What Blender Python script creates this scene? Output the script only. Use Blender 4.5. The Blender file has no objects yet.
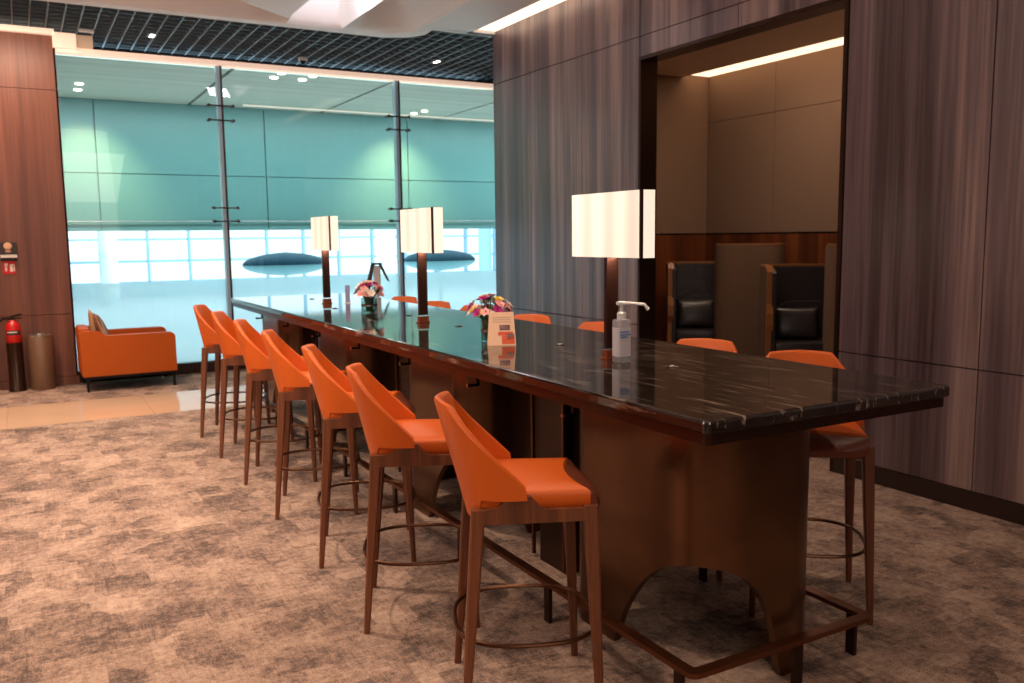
import bpy, bmesh, math, random
from mathutils import Vector, Matrix
random.seed(7)
PI = math.pi
S = bpy.context.scene
COL = S.collection

# ------------------------------------------------------------------ camera, world, exposure, lamps
def fit_camera():
    yaw, pitch, roll = 0.51314669, 0.11994724, -0.01173933
    f = Vector((math.sin(yaw)*math.cos(pitch), math.cos(yaw)*math.cos(pitch), -math.sin(pitch)))
    r = Vector((math.cos(yaw), -math.sin(yaw), 0)); u = r.cross(f)
    c, s = math.cos(roll), math.sin(roll)
    r2 = c*r + s*u; u2 = -s*r + c*u
    m = Matrix((r2, u2, -f)).transposed().to_4x4()
    m.translation = Vector((0, 0, 1.6))
    cam = bpy.data.cameras.new('camera'); co = bpy.data.objects.new('camera', cam)
    COL.objects.link(co); co.matrix_world = m
    cam.sensor_width = 36; cam.sensor_fit = 'HORIZONTAL'; cam.lens = 867.312/1024*36
    cam.clip_start = .05; cam.clip_end = 200
    cam.dof.use_dof = True; cam.dof.focus_distance = 3.0; cam.dof.aperture_fstop = 5.0
    S.camera = co
fit_camera()
S.view_settings.view_transform = 'Standard'
S.view_settings.look = 'None'
S.view_settings.gamma = 1
S.view_settings.use_curve_mapping = False
S.view_settings.exposure = 0.45
w = bpy.data.worlds.new('world'); S.world = w; w.use_nodes = True
w.node_tree.nodes['Background'].inputs[0].default_value = (.72, .90, 1, 1)
w.node_tree.nodes['Background'].inputs[1].default_value = 1.6

def lamp(kind, name, loc, power, color, size=.1, sizey=None, target=None, spot=None, blend=.5, spread=None):
    l = bpy.data.lights.new(name, kind); o = bpy.data.objects.new(name, l); COL.objects.link(o)
    o.location = loc; l.energy = power; l.color = color
    if kind == 'AREA':
        l.size = size
        if sizey: l.shape = 'RECTANGLE'; l.size_y = sizey
        if spread: l.spread = spread
    elif kind == 'SPOT':
        l.spot_size = spot; l.spot_blend = blend; l.shadow_soft_size = size
    else: l.shadow_soft_size = size
    if target is not None:
        d = Vector(target) - Vector(loc)
        o.rotation_euler = d.to_track_quat('-Z', 'Y').to_euler()
    return o
WARM = (1, .76, .56)
WARM2 = (1, .84, .72)
# recessed downlights of the lounge ceiling
for i, (x, y, p) in enumerate([(-.6, 8.6, 195), (.5, 7.6, 95), (-.9, 5.6, 145), (.3, 4.6, 125), (-1.2, 3.0, 105),
                               (.2, 1.9, 62), (.75, 6.2, 75)]):
    lamp('SPOT', 'lounge_downlight', (x, y, 3.76), p*1.6, WARM, size=.06, target=(x, y, 0), spot=1.75, blend=.9)
for x, y, p in [(2.3, 3.4, 50), (2.3, 6.0, 55), (3.9, 4.6, 12), (3.9, 2.0, 30), (3.9, 7.3, 20), (.7, .5, 80)]:
    lamp('SPOT', 'lounge_downlight', (x, y, 3.76), p*1.3, WARM, size=.06, target=(x, y, 0), spot=1.6, blend=.9)
# wall washers on the left timber wall and the sofa
lamp('AREA', 'wall_washer', (-.9, 10.05, 3.72), 55, (1, .72, .54), size=2.6, sizey=.12, target=(-.9, 10.93, 1.4))
# broad soft light of the luminous ceiling troughs behind the camera
lamp('AREA', 'ceiling_trough_light', (.5, -2.2, 3.7), 85, WARM2, size=4, sizey=3, target=(.9, 1.5, 0))
lamp('AREA', 'ceiling_trough_light', (-2.6, 5, 3.7), 110, WARM2, size=1.2, sizey=7, target=(-1.0, 5, 0))
# unseen area lamp added under the hall ceiling as daylight fill; then corridor light
lamp('AREA', 'hall_fill_light', (8, 21, 4.35), 1350, (.92, .98, 1), size=16, sizey=8, target=(8, 21, 0))
lamp('AREA', 'corridor_light', (4.5, 13.2, 3.62), 150, (.82, .97, 1), size=12, sizey=.5, target=(4.5, 13.6, 0))

# ------------------------------------------------------------------ materials
def lin(c):
    return tuple(((v/255)/12.92 if v/255 <= .04045 else ((v/255+.055)/1.055)**2.4) for v in c)
def mat(name, c, rough=.5, metal=0, spec=None, coat=0, emit=None, es=1, bump=None, noise=None, sheen=0):
    m = bpy.data.materials.new(name); m.use_nodes = True; nt = m.node_tree; b = nt.nodes['Principled BSDF']
    b.inputs['Base Color'].default_value = (*lin(c), 1); b.inputs['Roughness'].default_value = rough
    b.inputs['Metallic'].default_value = metal
    if spec is not None: b.inputs['Specular IOR Level'].default_value = spec
    if coat: b.inputs['Coat Weight'].default_value = coat; b.inputs['Coat Roughness'].default_value = .1
    if sheen: b.inputs['Sheen Weight'].default_value = sheen
    if emit: b.inputs['Emission Color'].default_value = (*lin(emit), 1); b.inputs['Emission Strength'].default_value = es
    tc = nt.nodes.new('ShaderNodeTexCoord')
    if noise:      # (scale xyz, amount)
        mp = nt.nodes.new('ShaderNodeMapping'); mp.inputs['Scale'].default_value = noise[0]
        nz = nt.nodes.new('ShaderNodeTexNoise'); nz.inputs['Scale'].default_value = 1; nz.inputs['Detail'].default_value = 5
        mx = nt.nodes.new('ShaderNodeMix'); mx.data_type = 'RGBA'
        nt.links.new(tc.outputs['Object'], mp.inputs[0]); nt.links.new(mp.outputs[0], nz.inputs['Vector'])
        k = noise[1]; l = lin(c)
        mx.inputs[6].default_value = (*[v*(1-k) for v in l], 1); mx.inputs[7].default_value = (*[min(1, v*(1+k)) for v in l], 1)
        nt.links.new(nz.outputs['Fac'], mx.inputs[0]); nt.links.new(mx.outputs[2], b.inputs['Base Color'])
    if bump:       # (scale, strength)
        nz = nt.nodes.new('ShaderNodeTexNoise'); nz.inputs['Scale'].default_value = bump[0]; nz.inputs['Detail'].default_value = 3
        bp = nt.nodes.new('ShaderNodeBump'); bp.inputs['Strength'].default_value = bump[1]; bp.inputs['Distance'].default_value = .01
        nt.links.new(tc.outputs['Object'], nz.inputs['Vector']); nt.links.new(nz.outputs['Fac'], bp.inputs['Height'])
        nt.links.new(bp.outputs[0], b.inputs['Normal'])
    return m

def veneer(name, dark, mid, light, rough=.38, ax='y', spec=.5, sc=1.0):
    """vertical-grain timber veneer; colour streaks change along the wall and hardly along the height"""
    m = bpy.data.materials.new(name); m.use_nodes = True; nt = m.node_tree; b = nt.nodes['Principled BSDF']
    N = nt.nodes.new; L = nt.links.new
    tc = N('ShaderNodeTexCoord')
    def nz(scale, det, seed=0):
        mp = N('ShaderNodeMapping'); mp.inputs['Scale'].default_value = scale; mp.inputs['Location'].default_value = (seed, seed*1.7, 0)
        n = N('ShaderNodeTexNoise'); n.inputs['Scale'].default_value = 1; n.inputs['Detail'].default_value = det; n.inputs['Roughness'].default_value = .55
        L(tc.outputs['Object'], mp.inputs[0]); L(mp.outputs[0], n.inputs['Vector']); return n.outputs['Fac']
    big = nz((5*sc, 5*sc, .16), 3); fine = nz((45*sc, 45*sc, 1.1), 4, 3); grain = nz((260*sc, 260*sc, 7), 2, 8)
    a = N('ShaderNodeMath'); a.operation = 'MULTIPLY_ADD'; a.inputs[1].default_value = .34; L(fine, a.inputs[0])
    a2 = N('ShaderNodeMath'); a2.operation = 'MULTIPLY'; a2.inputs[1].default_value = .85; L(big, a2.inputs[0]); L(a2.outputs[0], a.inputs[2])
    a3 = N('ShaderNodeMath'); a3.operation = 'MULTIPLY_ADD'; a3.inputs[1].default_value = .07; L(grain, a3.inputs[0]); L(a.outputs[0], a3.inputs[2])
    r = N('ShaderNodeValToRGB'); L(a3.outputs[0], r.inputs[0])
    e = r.color_ramp.elements; e[0].position = .45; e[0].color = (*lin(dark), 1); e[1].position = .80; e[1].color = (*lin(light), 1)
    x = e.new(.62); x.color = (*lin(mid), 1)
    L(r.outputs[0], b.inputs['Base Color']); b.inputs['Roughness'].default_value = rough
    b.inputs['Specular IOR Level'].default_value = spec
    bp = N('ShaderNodeBump'); bp.inputs['Strength'].default_value = .05; L(grain, bp.inputs['Height']); L(bp.outputs[0], b.inputs['Normal'])
    return m

def carpet_mat():
    m = bpy.data.materials.new('carpet'); m.use_nodes = True; nt = m.node_tree; b = nt.nodes['Principled BSDF']
    N = nt.nodes.new; L = nt.links.new
    tc = N('ShaderNodeTexCoord')
    def nz(scale, det, rough=.6, seed=0, vec=None):
        mp = N('ShaderNodeMapping'); mp.inputs['Scale'].default_value = scale; mp.inputs['Location'].default_value = (seed, seed*.7, 0)
        n = N('ShaderNodeTexNoise'); n.inputs['Scale'].default_value = 1; n.inputs['Detail'].default_value = det; n.inputs['Roughness'].default_value = rough
        L(vec or tc.outputs['Object'], mp.inputs[0]); L(mp.outputs[0], n.inputs['Vector']); return n.outputs['Fac']
    def ma(op, a, bb, c=None):
        n = N('ShaderNodeMath'); n.operation = op
        for i, v in enumerate((a, bb, c)):
            if v is None: continue
            if isinstance(v, (int, float)): n.inputs[i].default_value = v
            else: L(v, n.inputs[i])
        return n.outputs[0]
    # worn blotches, threads along x and along y, blocky tiles
    blot = nz((3.4, 2.8, 1), 7, .75)
    sx = nz((9, 90, 1), 4, .75, 4); sy = nz((90, 10, 1), 4, .75, 9)
    blk = N('ShaderNodeTexVoronoi'); blk.distance = 'CHEBYCHEV'; blk.inputs['Scale'].default_value = 1; blk.inputs['Randomness'].default_value = .8
    mp = N('ShaderNodeMapping'); mp.inputs['Scale'].default_value = (6.2, 5.2, 1); L(tc.outputs['Object'], mp.inputs[0]); L(mp.outputs[0], blk.inputs['Vector'])
    sep = N('ShaderNodeSeparateColor'); L(blk.outputs['Color'], sep.inputs[0])
    speck = nz((26, 26, 1), 6, .85, 2)
    fine = nz((230, 230, 1), 2, .6, 5)
    v = ma('MULTIPLY', blot, .56)
    v = ma('MULTIPLY_ADD', sx, .22, v); v = ma('MULTIPLY_ADD', sy, .22, v)
    v = ma('MULTIPLY_ADD', sep.outputs[0], .12, v); v = ma('MULTIPLY_ADD', speck, .55, v); v = ma('MULTIPLY_ADD', fine, .46, v)
    r = N('ShaderNodeValToRGB'); L(ma('MULTIPLY', v, .462), r.inputs[0])
    e = r.color_ramp.elements
    e[0].position = .385; e[0].color = (*lin((66, 58, 54)), 1)
    e[1].position = .60; e[1].color = (*lin((204, 176, 158)), 1)
    for p, c in ((.452, (102, 86, 80)), (.485, (144, 118, 106)), (.53, (170, 144, 128))):
        x = e.new(p); x.color = (*lin(c), 1)
    L(r.outputs[0], b.inputs['Base Color']); b.inputs['Roughness'].default_value = .95; b.inputs['Specular IOR Level'].default_value = .1
    bp = N('ShaderNodeBump'); bp.inputs['Strength'].default_value = .4; bp.inputs['Distance'].default_value = .006
    L(fine, bp.inputs['Height']); L(bp.outputs[0], b.inputs['Normal'])
    return m

def granite_mat():
    m = bpy.data.materials.new('granite'); m.use_nodes = True; nt = m.node_tree; b = nt.nodes['Principled BSDF']
    N = nt.nodes.new; L = nt.links.new
    tc = N('ShaderNodeTexCoord')
    mp = N('ShaderNodeMapping'); mp.inputs['Scale'].default_value = (44, 3.4, 20); mp.inputs['Rotation'].default_value = (0, 0, .18); L(tc.outputs['Object'], mp.inputs[0])
    n = N('ShaderNodeTexNoise'); n.inputs['Scale'].default_value = 1; n.inputs['Detail'].default_value = 6; n.inputs['Roughness'].default_value = .62; L(mp.outputs[0], n.inputs['Vector'])
    r = N('ShaderNodeValToRGB'); L(n.outputs['Fac'], r.inputs[0]); e = r.color_ramp.elements
    e[0].position = .565; e[0].color = (0, 0, 0, 1); e[1].position = .70; e[1].color = (.8, .8, .8, 1)
    n2 = N('ShaderNodeTexNoise'); n2.inputs['Scale'].default_value = 160; n2.inputs['Detail'].default_value = 3; L(tc.outputs['Object'], n2.inputs['Vector'])
    r2 = N('ShaderNodeValToRGB'); L(n2.outputs['Fac'], r2.inputs[0]); e = r2.color_ramp.elements
    e[0].position = .45; e[0].color = (*lin((26, 20, 18)), 1); e[1].position = .72; e[1].color = (*lin((62, 50, 44)), 1)
    mx = N('ShaderNodeMix'); mx.data_type = 'RGBA'; L(r.outputs[0], mx.inputs[0]); L(r2.outputs[0], mx.inputs[6]); mx.inputs[7].default_value = (*lin((165, 145, 130)), 1)
    L(mx.outputs[2], b.inputs['Base Color']); b.inputs['Roughness'].default_value = .06; b.inputs['IOR'].default_value = 1.7
    return m

def glass_mat(name, tint, refl=1.0, rough=0.0):
    """thin architectural glass: tinted transparency under a Fresnel reflection"""
    m = bpy.data.materials.new(name); m.use_nodes = True; nt = m.node_tree; nt.nodes.clear()
    N = nt.nodes.new; L = nt.links.new
    o = N('ShaderNodeOutputMaterial'); mx = N('ShaderNodeMixShader'); t = N('ShaderNodeBsdfTransparent'); g = N('ShaderNodeBsdfGlossy')
    lw = N('ShaderNodeLayerWeight'); lw.inputs[0].default_value = .5
    fr = N('ShaderNodeMath'); fr.operation = 'POWER'; fr.inputs[1].default_value = 5; L(lw.outputs['Facing'], fr.inputs[0])
    ml = N('ShaderNodeMath'); ml.operation = 'MULTIPLY_ADD'; ml.inputs[1].default_value = refl*.9; ml.inputs[2].default_value = .035*refl
    t.inputs[0].default_value = (*tint, 1); g.inputs['Roughness'].default_value = rough
    L(fr.outputs[0], ml.inputs[0]); L(ml.outputs[0], mx.inputs[0]); L(t.outputs[0], mx.inputs[1]); L(g.outputs[0], mx.inputs[2]); L(mx.outputs[0], o.inputs[0])
    return m
def film_mat():
    """frosted film on the glass: part clear, part translucent white, part diffuse"""
    m = bpy.data.materials.new('frosted_film'); m.use_nodes = True; nt = m.node_tree; nt.nodes.clear()
    N = nt.nodes.new; L = nt.links.new
    o = N('ShaderNodeOutputMaterial'); a = N('ShaderNodeMixShader'); b = N('ShaderNodeMixShader')
    t = N('ShaderNodeBsdfTransparent'); tl = N('ShaderNodeBsdfTranslucent'); d = N('ShaderNodeBsdfDiffuse')
    t.inputs[0].default_value = (.90, .96, .99, 1); tl.inputs[0].default_value = (.80, .92, .96, 1); d.inputs[0].default_value = (.75, .84, .85, 1)
    a.inputs[0].default_value = .15; b.inputs[0].default_value = .6
    L(tl.outputs[0], a.inputs[1]); L(d.outputs[0], a.inputs[2]); L(t.outputs[0], b.inputs[1]); L(a.outputs[0], b.inputs[2]); L(b.outputs[0], o.inputs[0])
    return m
def shade_mat():
    """lit fabric lamp shade with soft fluted brightness"""
    m = bpy.data.materials.new('lit_shade'); m.use_nodes = True; nt = m.node_tree; b = nt.nodes['Principled BSDF']
    N = nt.nodes.new; L = nt.links.new
    b.inputs['Base Color'].default_value = (.55, .48, .40, 1); b.inputs['Roughness'].default_value = .8
    tc = N('ShaderNodeTexCoord'); wv = N('ShaderNodeTexWave'); wv.bands_direction = 'Y'; wv.inputs['Scale'].default_value = 1.9; wv.inputs['Phase Offset'].default_value = 1.2
    L(tc.outputs['Object'], wv.inputs['Vector'])
    r = N('ShaderNodeMapRange'); r.inputs['To Min'].default_value = .50; r.inputs['To Max'].default_value = .70; L(wv.outputs['Fac'], r.inputs[0])
    b.inputs['Emission Color'].default_value = (1, .84, .66, 1); L(r.outputs[0], b.inputs['Emission Strength'])
    return m
def pattern_mat(name, cols, scale, axis=0):
    m = bpy.data.materials.new(name); m.use_nodes = True; nt = m.node_tree; b = nt.nodes['Principled BSDF']
    N = nt.nodes.new; L = nt.links.new
    tc = N('ShaderNodeTexCoord'); sp = N('ShaderNodeSeparateXYZ'); L(tc.outputs['Object'], sp.inputs[0])
    a = N('ShaderNodeMath'); a.operation = 'MULTIPLY'; a.inputs[1].default_value = scale; L(sp.outputs[axis], a.inputs[0])
    f = N('ShaderNodeMath'); f.operation = 'FRACT'; L(a.outputs[0], f.inputs[0])
    r = N('ShaderNodeValToRGB'); r.color_ramp.interpolation = 'CONSTANT'; L(f.outputs[0], r.inputs[0]); e = r.color_ramp.elements
    e[0].color = (*lin(cols[0]), 1); e[1].position = 1/len(cols); e[1].color = (*lin(cols[1]), 1)
    for i, c in enumerate(cols[2:], 2): x = e.new(i/len(cols)); x.color = (*lin(c), 1)
    L(r.outputs[0], b.inputs['Base Color']); b.inputs['Roughness'].default_value = .9
    return m
def emat(name, c, s):
    m = bpy.data.materials.new(name); m.use_nodes = True; nt = m.node_tree; nt.nodes.clear()
    o = nt.nodes.new('ShaderNodeOutputMaterial'); e = nt.nodes.new('ShaderNodeEmission')
    e.inputs[0].default_value = (*lin(c), 1); e.inputs[1].default_value = s; nt.links.new(e.outputs[0], o.inputs[0]); return m

M = dict(
 carpet=carpet_mat(), granite=granite_mat(),
 wallwood=veneer('dark_walnut_veneer', (68, 50, 54), (112, 91, 94), (166, 138, 130), .30, spec=.8),
 leftwood=veneer('red_walnut_veneer', (82, 46, 34), (108, 62, 46), (134, 82, 62), .42),
 wainscot=veneer('wainscot_veneer', (70, 34, 18), (98, 50, 26), (126, 68, 36), .4),
 legwood=veneer('walnut_leg', (70, 36, 22), (104, 58, 36), (134, 80, 52), .36, sc=2.5),
 groove=mat('groove', (16, 12, 12), .8),
 base=mat('base_trim', (46, 26, 20), .4),
 bronze=mat('bronze', (96, 62, 42), .32, .85, noise=((2, 2, 1.5), .35)),
 bronzed=mat('dark_bronze', (66, 46, 36), .3, .8, noise=((3, 3, 2), .3)),
 basepanel=mat('bronze_panel', (108, 76, 54), .28, .85, noise=((3, 3, 5), .45)),
 rail=mat('rail_bronze', (112, 66, 42), .34, .8),
 leather=mat('orange_leather', (210, 94, 24), .42, bump=(420, .12), spec=.4),
 leatherb=mat('brown_leather', (104, 50, 32), .4, bump=(420, .12), spec=.4),
 piping=mat('piping', (236, 128, 60), .45),
 sofa=mat('sofa_leather', (184, 84, 14), .5, bump=(300, .1), spec=.3),
 black=mat('black_metal', (20, 18, 18), .4, .5),
 blackl=mat('black_leather', (46, 40, 42), .34, bump=(14, .5), spec=.6),
 fabric=mat('brown_fabric', (132, 104, 86), .95, bump=(500, .3), noise=((60, 60, 60), .12)),
 podfab=mat('pod_fabric', (112, 84, 64), .95, bump=(500, .3), noise=((90, 90, 90), .12)),
 podtrim=mat('pod_trim', (150, 96, 54), .3),
 white=mat('white_paint', (232, 228, 226), .6),
 cream=mat('cream_soffit', (236, 214, 190), .6),
 teal=mat('teal_glass_panel', (108, 158, 158), .35, noise=((.5, .5, .8), .14)),
 tealseam=mat('teal_seam', (44, 120, 124), .5),
 hallc=mat('hall_ceiling', (186, 196, 186), .7, noise=((.05, 5, 1), .34)),
 hallf=mat('hall_floor', (238, 236, 238), .25),
 halld=mat('hall_slot', (20, 34, 36), .8),
 hallw=mat('hall_white', (205, 225, 228), .6),
 mull=mat('facade_blue', (136, 180, 202), .5),
 podout=mat('slate_pod', (14, 54, 70), .8, spec=.2),
 podlight=mat('pale_pod', (96, 150, 160), .6),
 fin=mat('steel_fin', (172, 204, 224), .35), find=mat('steel_fin_dark', (64, 54, 56), .4, .4),
 steel=mat('steel', (140, 140, 140), .25, 1),
 glass=glass_mat('window_glass', (.90, .955, .95), .8), film=film_mat(),
 vglass=glass_mat('vase_glass', (.80, .90, .90), 1.6), water=glass_mat('vase_water', (.72, .86, .80), .6),
 bottleg=mat('bottle_clear', (196, 196, 204), .15),
 shade=shade_mat(), lamptrim=mat('lamp_trim', (70, 42, 26), .35, .7), lamppost=mat('lamp_post', (72, 44, 36), .35, .75),
 copper=mat('copper', (196, 116, 82), .3, .9),
 gridm=mat('cell_blade', (96, 112, 120), .5, .1), gridk=mat('plenum', (8, 8, 9), .9),
 slot=emat('light_slot', (255, 226, 196), 1.5), cove=emat('cove_slot', (255, 214, 170), 1.6), dl=emat('downlight_lens', (255, 244, 226), 6),
 strip=mat('lit_strip_paint', (250, 226, 206), .5, emit=(255, 214, 190), es=.42),  # glow in the paint stands in for light on the beam and box
 tile=mat('stone_tile', (214, 176, 146), .09, noise=((1.2, 3, 1), .12), spec=.5), grout=mat('grout', (150, 105, 78), .6),
 red=mat('red_enamel', (200, 24, 22), .3), signred=mat('sign_red', (206, 22, 30), .5), signw=mat('sign_white', (235, 225, 215), .5),
 darkg=mat('dark_grey', (54, 46, 44), .5), bin=mat('bin_taupe', (122, 92, 70), .4, .3), binlid=mat('bin_lid', (190, 185, 178), .25, .9),
 label=mat('bottle_label', (214, 208, 214), .5), blue=mat('label_blue', (60, 120, 200), .5), plastic=mat('white_plastic', (224, 222, 220), .35),
 paper=mat('kraft_card', (232, 186, 150), .7), cardo=mat('card_orange', (214, 84, 44), .6), cardg=mat('card_grey', (150, 120, 112), .6), cardp=mat('card_purple', (110, 70, 90), .6),
 tagc=mat('tag_card', (150, 146, 178), .4),
 line=emat('hall_line', (255, 244, 226), .75),
 stem=mat('stem_green', (44, 82, 38), .6), leaf=mat('leaf_green', (30, 62, 30), .5),
 pink=mat('petal_pink', (244, 176, 168), .6), mag=mat('petal_magenta', (176, 30, 120), .55), wht=mat('petal_white', (246, 224, 206), .6), yel=mat('petal_yellow', (232, 200, 60), .6),
 stripes=pattern_mat('striped_fabric', [(196, 130, 84), (90, 46, 40), (176, 150, 130), (70, 50, 56), (206, 112, 60)], 9, 1),
 sand=mat('sand_fabric', (190, 148, 112), .9), tray=mat('tray_wood', (196, 160, 116), .5),
)

M['bottleg'].node_tree.nodes['Principled BSDF'].inputs['Alpha'].default_value = .45

# ------------------------------------------------------------------ mesh helpers
class MB:
    def __init__(s): s.bm = bmesh.new()
    def box(s, x0, x1, y0, y1, z0, z1, m=None, bev=0):
        b = bmesh.new()
        vs = [b.verts.new((x, y, z)) for x in (x0, x1) for y in (y0, y1) for z in (z0, z1)]
        for f in ((0, 1, 3, 2), (4, 6, 7, 5), (0, 4, 5, 1), (2, 3, 7, 6), (0, 2, 6, 4), (1, 5, 7, 3)): b.faces.new([vs[i] for i in f])
        if bev: bmesh.ops.bevel(b, geom=b.edges[:], offset=bev, segments=2, profile=.6, affect='EDGES')
        return s.add(b, m)
    def add(s, b, m=None):
        if m is not None: b.transform(m)
        me = bpy.data.meshes.new('t'); b.to_mesh(me); b.free(); s.bm.from_mesh(me); bpy.data.meshes.remove(me); return s
    def loft(s, rings, close=True, caps=True):
        vs = [[s.bm.verts.new(p) for p in r] for r in rings]; n = len(rings[0])
        for a, b in zip(vs, vs[1:]):
            for i in range(n if close else n-1):
                j = (i+1) % n; s.bm.faces.new((a[i], a[j], b[j], b[i]))
        if caps and close:
            try: s.bm.faces.new(vs[0][::-1]); s.bm.faces.new(vs[-1])
            except ValueError: pass
        return s
    def lathe(s, prof, cx=0, cy=0, n=24, caps=True):
        return s.loft([[(cx+r*math.cos(2*PI*i/n), cy+r*math.sin(2*PI*i/n), z) for i in range(n)] for r, z in prof], caps=caps)
    def tube(s, pts, r, n=8, closed=False):
        pts = [Vector(p) for p in pts]; R = []
        k = len(pts)
        for i, p in enumerate(pts):
            a = pts[(i-1) % k] if closed or i > 0 else p; b = pts[(i+1) % k] if closed or i < k-1 else p
            t = (b-a).normalized(); u = t.cross(Vector((0, 0, 1)))
            if u.length < 1e-3: u = Vector((1, 0, 0))
            u.normalize(); v = t.cross(u)
            rr = r[i] if isinstance(r, (list, tuple)) else r
            R.append([p + rr*(math.cos(2*PI*j/n)*u + math.sin(2*PI*j/n)*v) for j in range(n)])
        if closed: R.append(R[0]); return s.loft(R, caps=False)
        return s.loft(R)
    def prism(s, poly, z0, z1):
        return s.loft([[(x, y, z0) for x, y in poly], [(x, y, z1) for x, y in poly]])
    def poly3(s, quads):
        for q in quads: s.bm.faces.new([s.bm.verts.new(p) for p in q])
        return s
    def build(s, name, m, parent=None, smooth=False, loc=None, mods=()):
        bmesh.ops.remove_doubles(s.bm, verts=s.bm.verts[:], dist=1e-5)
        bmesh.ops.recalc_face_normals(s.bm, faces=s.bm.faces[:])
        me = bpy.data.meshes.new(name); s.bm.to_mesh(me); s.bm.free()
        me.materials.append(M[m] if isinstance(m, str) else m)
        if smooth:
            me.shade_smooth()
            if smooth is True: me.set_sharp_from_angle(angle=math.radians(38))
        o = bpy.data.objects.new(name, me); COL.objects.link(o)
        if parent: o.parent = parent
        if loc: o.location = loc
        return o
def tag(o, label, cat, group=None, kind=None):
    o['label'] = label; o['category'] = cat
    if group: o['group'] = group
    if kind: o['kind'] = kind
    return o
def thing(name, label, cat, loc=(0, 0, 0), rz=0, group=None):
    o = bpy.data.objects.new(name, None); COL.objects.link(o); o.location = loc; o.rotation_euler = (0, 0, rz); o.empty_display_size = .1
    return tag(o, label, cat, group)
def struct(o): o['kind'] = 'structure'; return o
def dup(root, loc, rz, label, group=None):
    r = root.copy(); COL.objects.link(r); r.location = loc; r.rotation_euler = (0, 0, rz); r['label'] = label
    if group: r['group'] = group
    for ch in list(root.children):
        c = ch.copy(); COL.objects.link(c); c.parent = r
        for g in list(ch.children):
            d = g.copy(); COL.objects.link(d); d.parent = c
    return r
def rrect(x0, x1, y0, y1, r, n=6):
    p = []
    for cx, cy, a in ((x1-r, y1-r, 0), (x0+r, y1-r, PI/2), (x0+r, y0+r, PI), (x1-r, y0+r, 1.5*PI)):
        for i in range(n+1): t = a+PI/2*i/n; p.append((cx+r*math.cos(t), cy+r*math.sin(t)))
    return p

# ------------------------------------------------------------------ the setting
X_R, Y_W, Y_END = 4.69, 11.05, 8.655
struct(MB().box(-5, 9.0, -5, 8.57, -.1, 0).box(-5, 9, 9.72, 11.12, -.1, 0).build('floor', 'carpet'))
t = MB(); xs = [-5+1.2*i for i in range(9)]
for a, b in zip(xs, xs[1:]): t.box(a+.002, b-.002, 8.572, 9.718, -.05, 0)
t.box(4.601, 9, 8.572, 9.718, -.05, 0)
struct(t.build('floor_stone_band', 'tile'))
struct(MB().box(-5, 9, 8.57, 9.72, -.1, -.004).build('floor_grout', 'grout'))

# right timber wall with its opening
def panels(x, ys, zs, skip, thick=.03, gap=.004, sgn=1):
    m = MB()
    for a, b in zip(ys, ys[1:]):
        for c, d in zip(zs, zs[1:]):
            if skip(a, b, c, d): continue
            m.box(x, x+sgn*thick, a+gap, b-gap, c+gap, d-gap)
    return m
OY0, OY1, OZ = 3.94, 6.03, 3.07
ys1 = [-5, -3.9, -2.9, -1.9, -.95, 0, .98, 1.96, 2.94, OY0-.03]
m = panels(X_R, ys1, [.11, .82, 3.27, 4.3], lambda *a: False)
ys2 = [OY1+.03, 6.94, 7.88, Y_END]
b2 = panels(X_R, ys2, [.11, .82, 3.27, 4.3], lambda *a: False)
b3 = panels(X_R, [OY0-.03, 4.90, OY1-.01+.04], [OZ+.03, 3.27, 4.3], lambda *a: False)
for q in (b2, b3):
    me = bpy.data.meshes.new('q'); q.bm.to_mesh(me); q.bm.free(); m.bm.from_mesh(me)
m.box(X_R+.0, 9, Y_END-.001, Y_END+.02, .11, 4.3)
struct(m.build('wall_right', 'wallwood'))
bk = MB().box(X_R+.028, X_R+.16, -5, OY0-.02, 0, 4.3).box(X_R+.028, X_R+.16, OY1+.02, Y_END-.002, 0, 4.3).box(X_R+.028, X_R+.16, OY0-.02, OY1+.02, OZ+.02, 4.3)
struct(bk.build('wall_right_backing', 'groove'))
struct(MB().box(X_R-.012, X_R+.03, -5, OY0-.03, 0, .11).box(X_R-.012, X_R+.03, OY1+.03, Y_END+.02, 0, .11).build('baseboard_right', 'base'))
# bronze reveal of the opening
tr = MB().box(X_R-.012, X_R+.165, OY0-.03, OY0, 0, OZ+.03).box(X_R-.012, X_R+.165, OY1, OY1+.03, 0, OZ+.03).box(X_R-.012, X_R+.165, OY0, OY1, OZ, OZ+.03)
struct(tr.build('trim_1', 'bronzed'))

# alcove room
AX, AY0, AY1, AZ = 7.72, 2.2, 8.57, 3.54
struct(MB().box(4.86, AX, AY1, AY1+.07, 1.62, AZ+.3).build('wall_alcove_far', 'fabric'))
struct(MB().box(4.86, AX, AY1-.01, AY1+.07, 0, 1.6).build('wall_alcove_far_wainscot', 'wainscot'))
mm = MB()
yy = [AY0, 3.6, 5.02, 6.46+.98, AY1]
for a, b in zip(yy, yy[1:]):
    mm.box(AX, AX+.05, a+.003, b-.003, 1.62, 3.0); mm.box(AX, AX+.05, a+.003, b-.003, 3.006, AZ+.3)
struct(mm.build('wall_alcove_back', 'fabric'))
struct(MB().box(AX+.05, AX+.1, AY0, AY1+.07, 0, AZ+.3).build('wall_alcove_backing', 'groove'))
struct(MB().box(AX-.01, AX+.05, AY0, AY1, 0, 1.6).build('wall_alcove_back_wainscot', 'wainscot'))
struct(MB().box(4.86, AX+.1, AY0-.08, AY0, 0, AZ+.3).build('wall_alcove_near', 'fabric'))
struct(MB().box(4.86, AX-.42, AY0, AY1, AZ, AZ+.05).build('ceiling_alcove', 'cream'))
struct(MB().box(AX-.46, AX+.06, AY0, AY1, AZ+.26, AZ+.31).build('ceiling_alcove_cove', 'white'))
co = MB().box(AX-.415, AX-.01, AY0+.02, AY1-.02, AZ+.03, AZ+.05).build('cove_light', 'cove')
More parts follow.
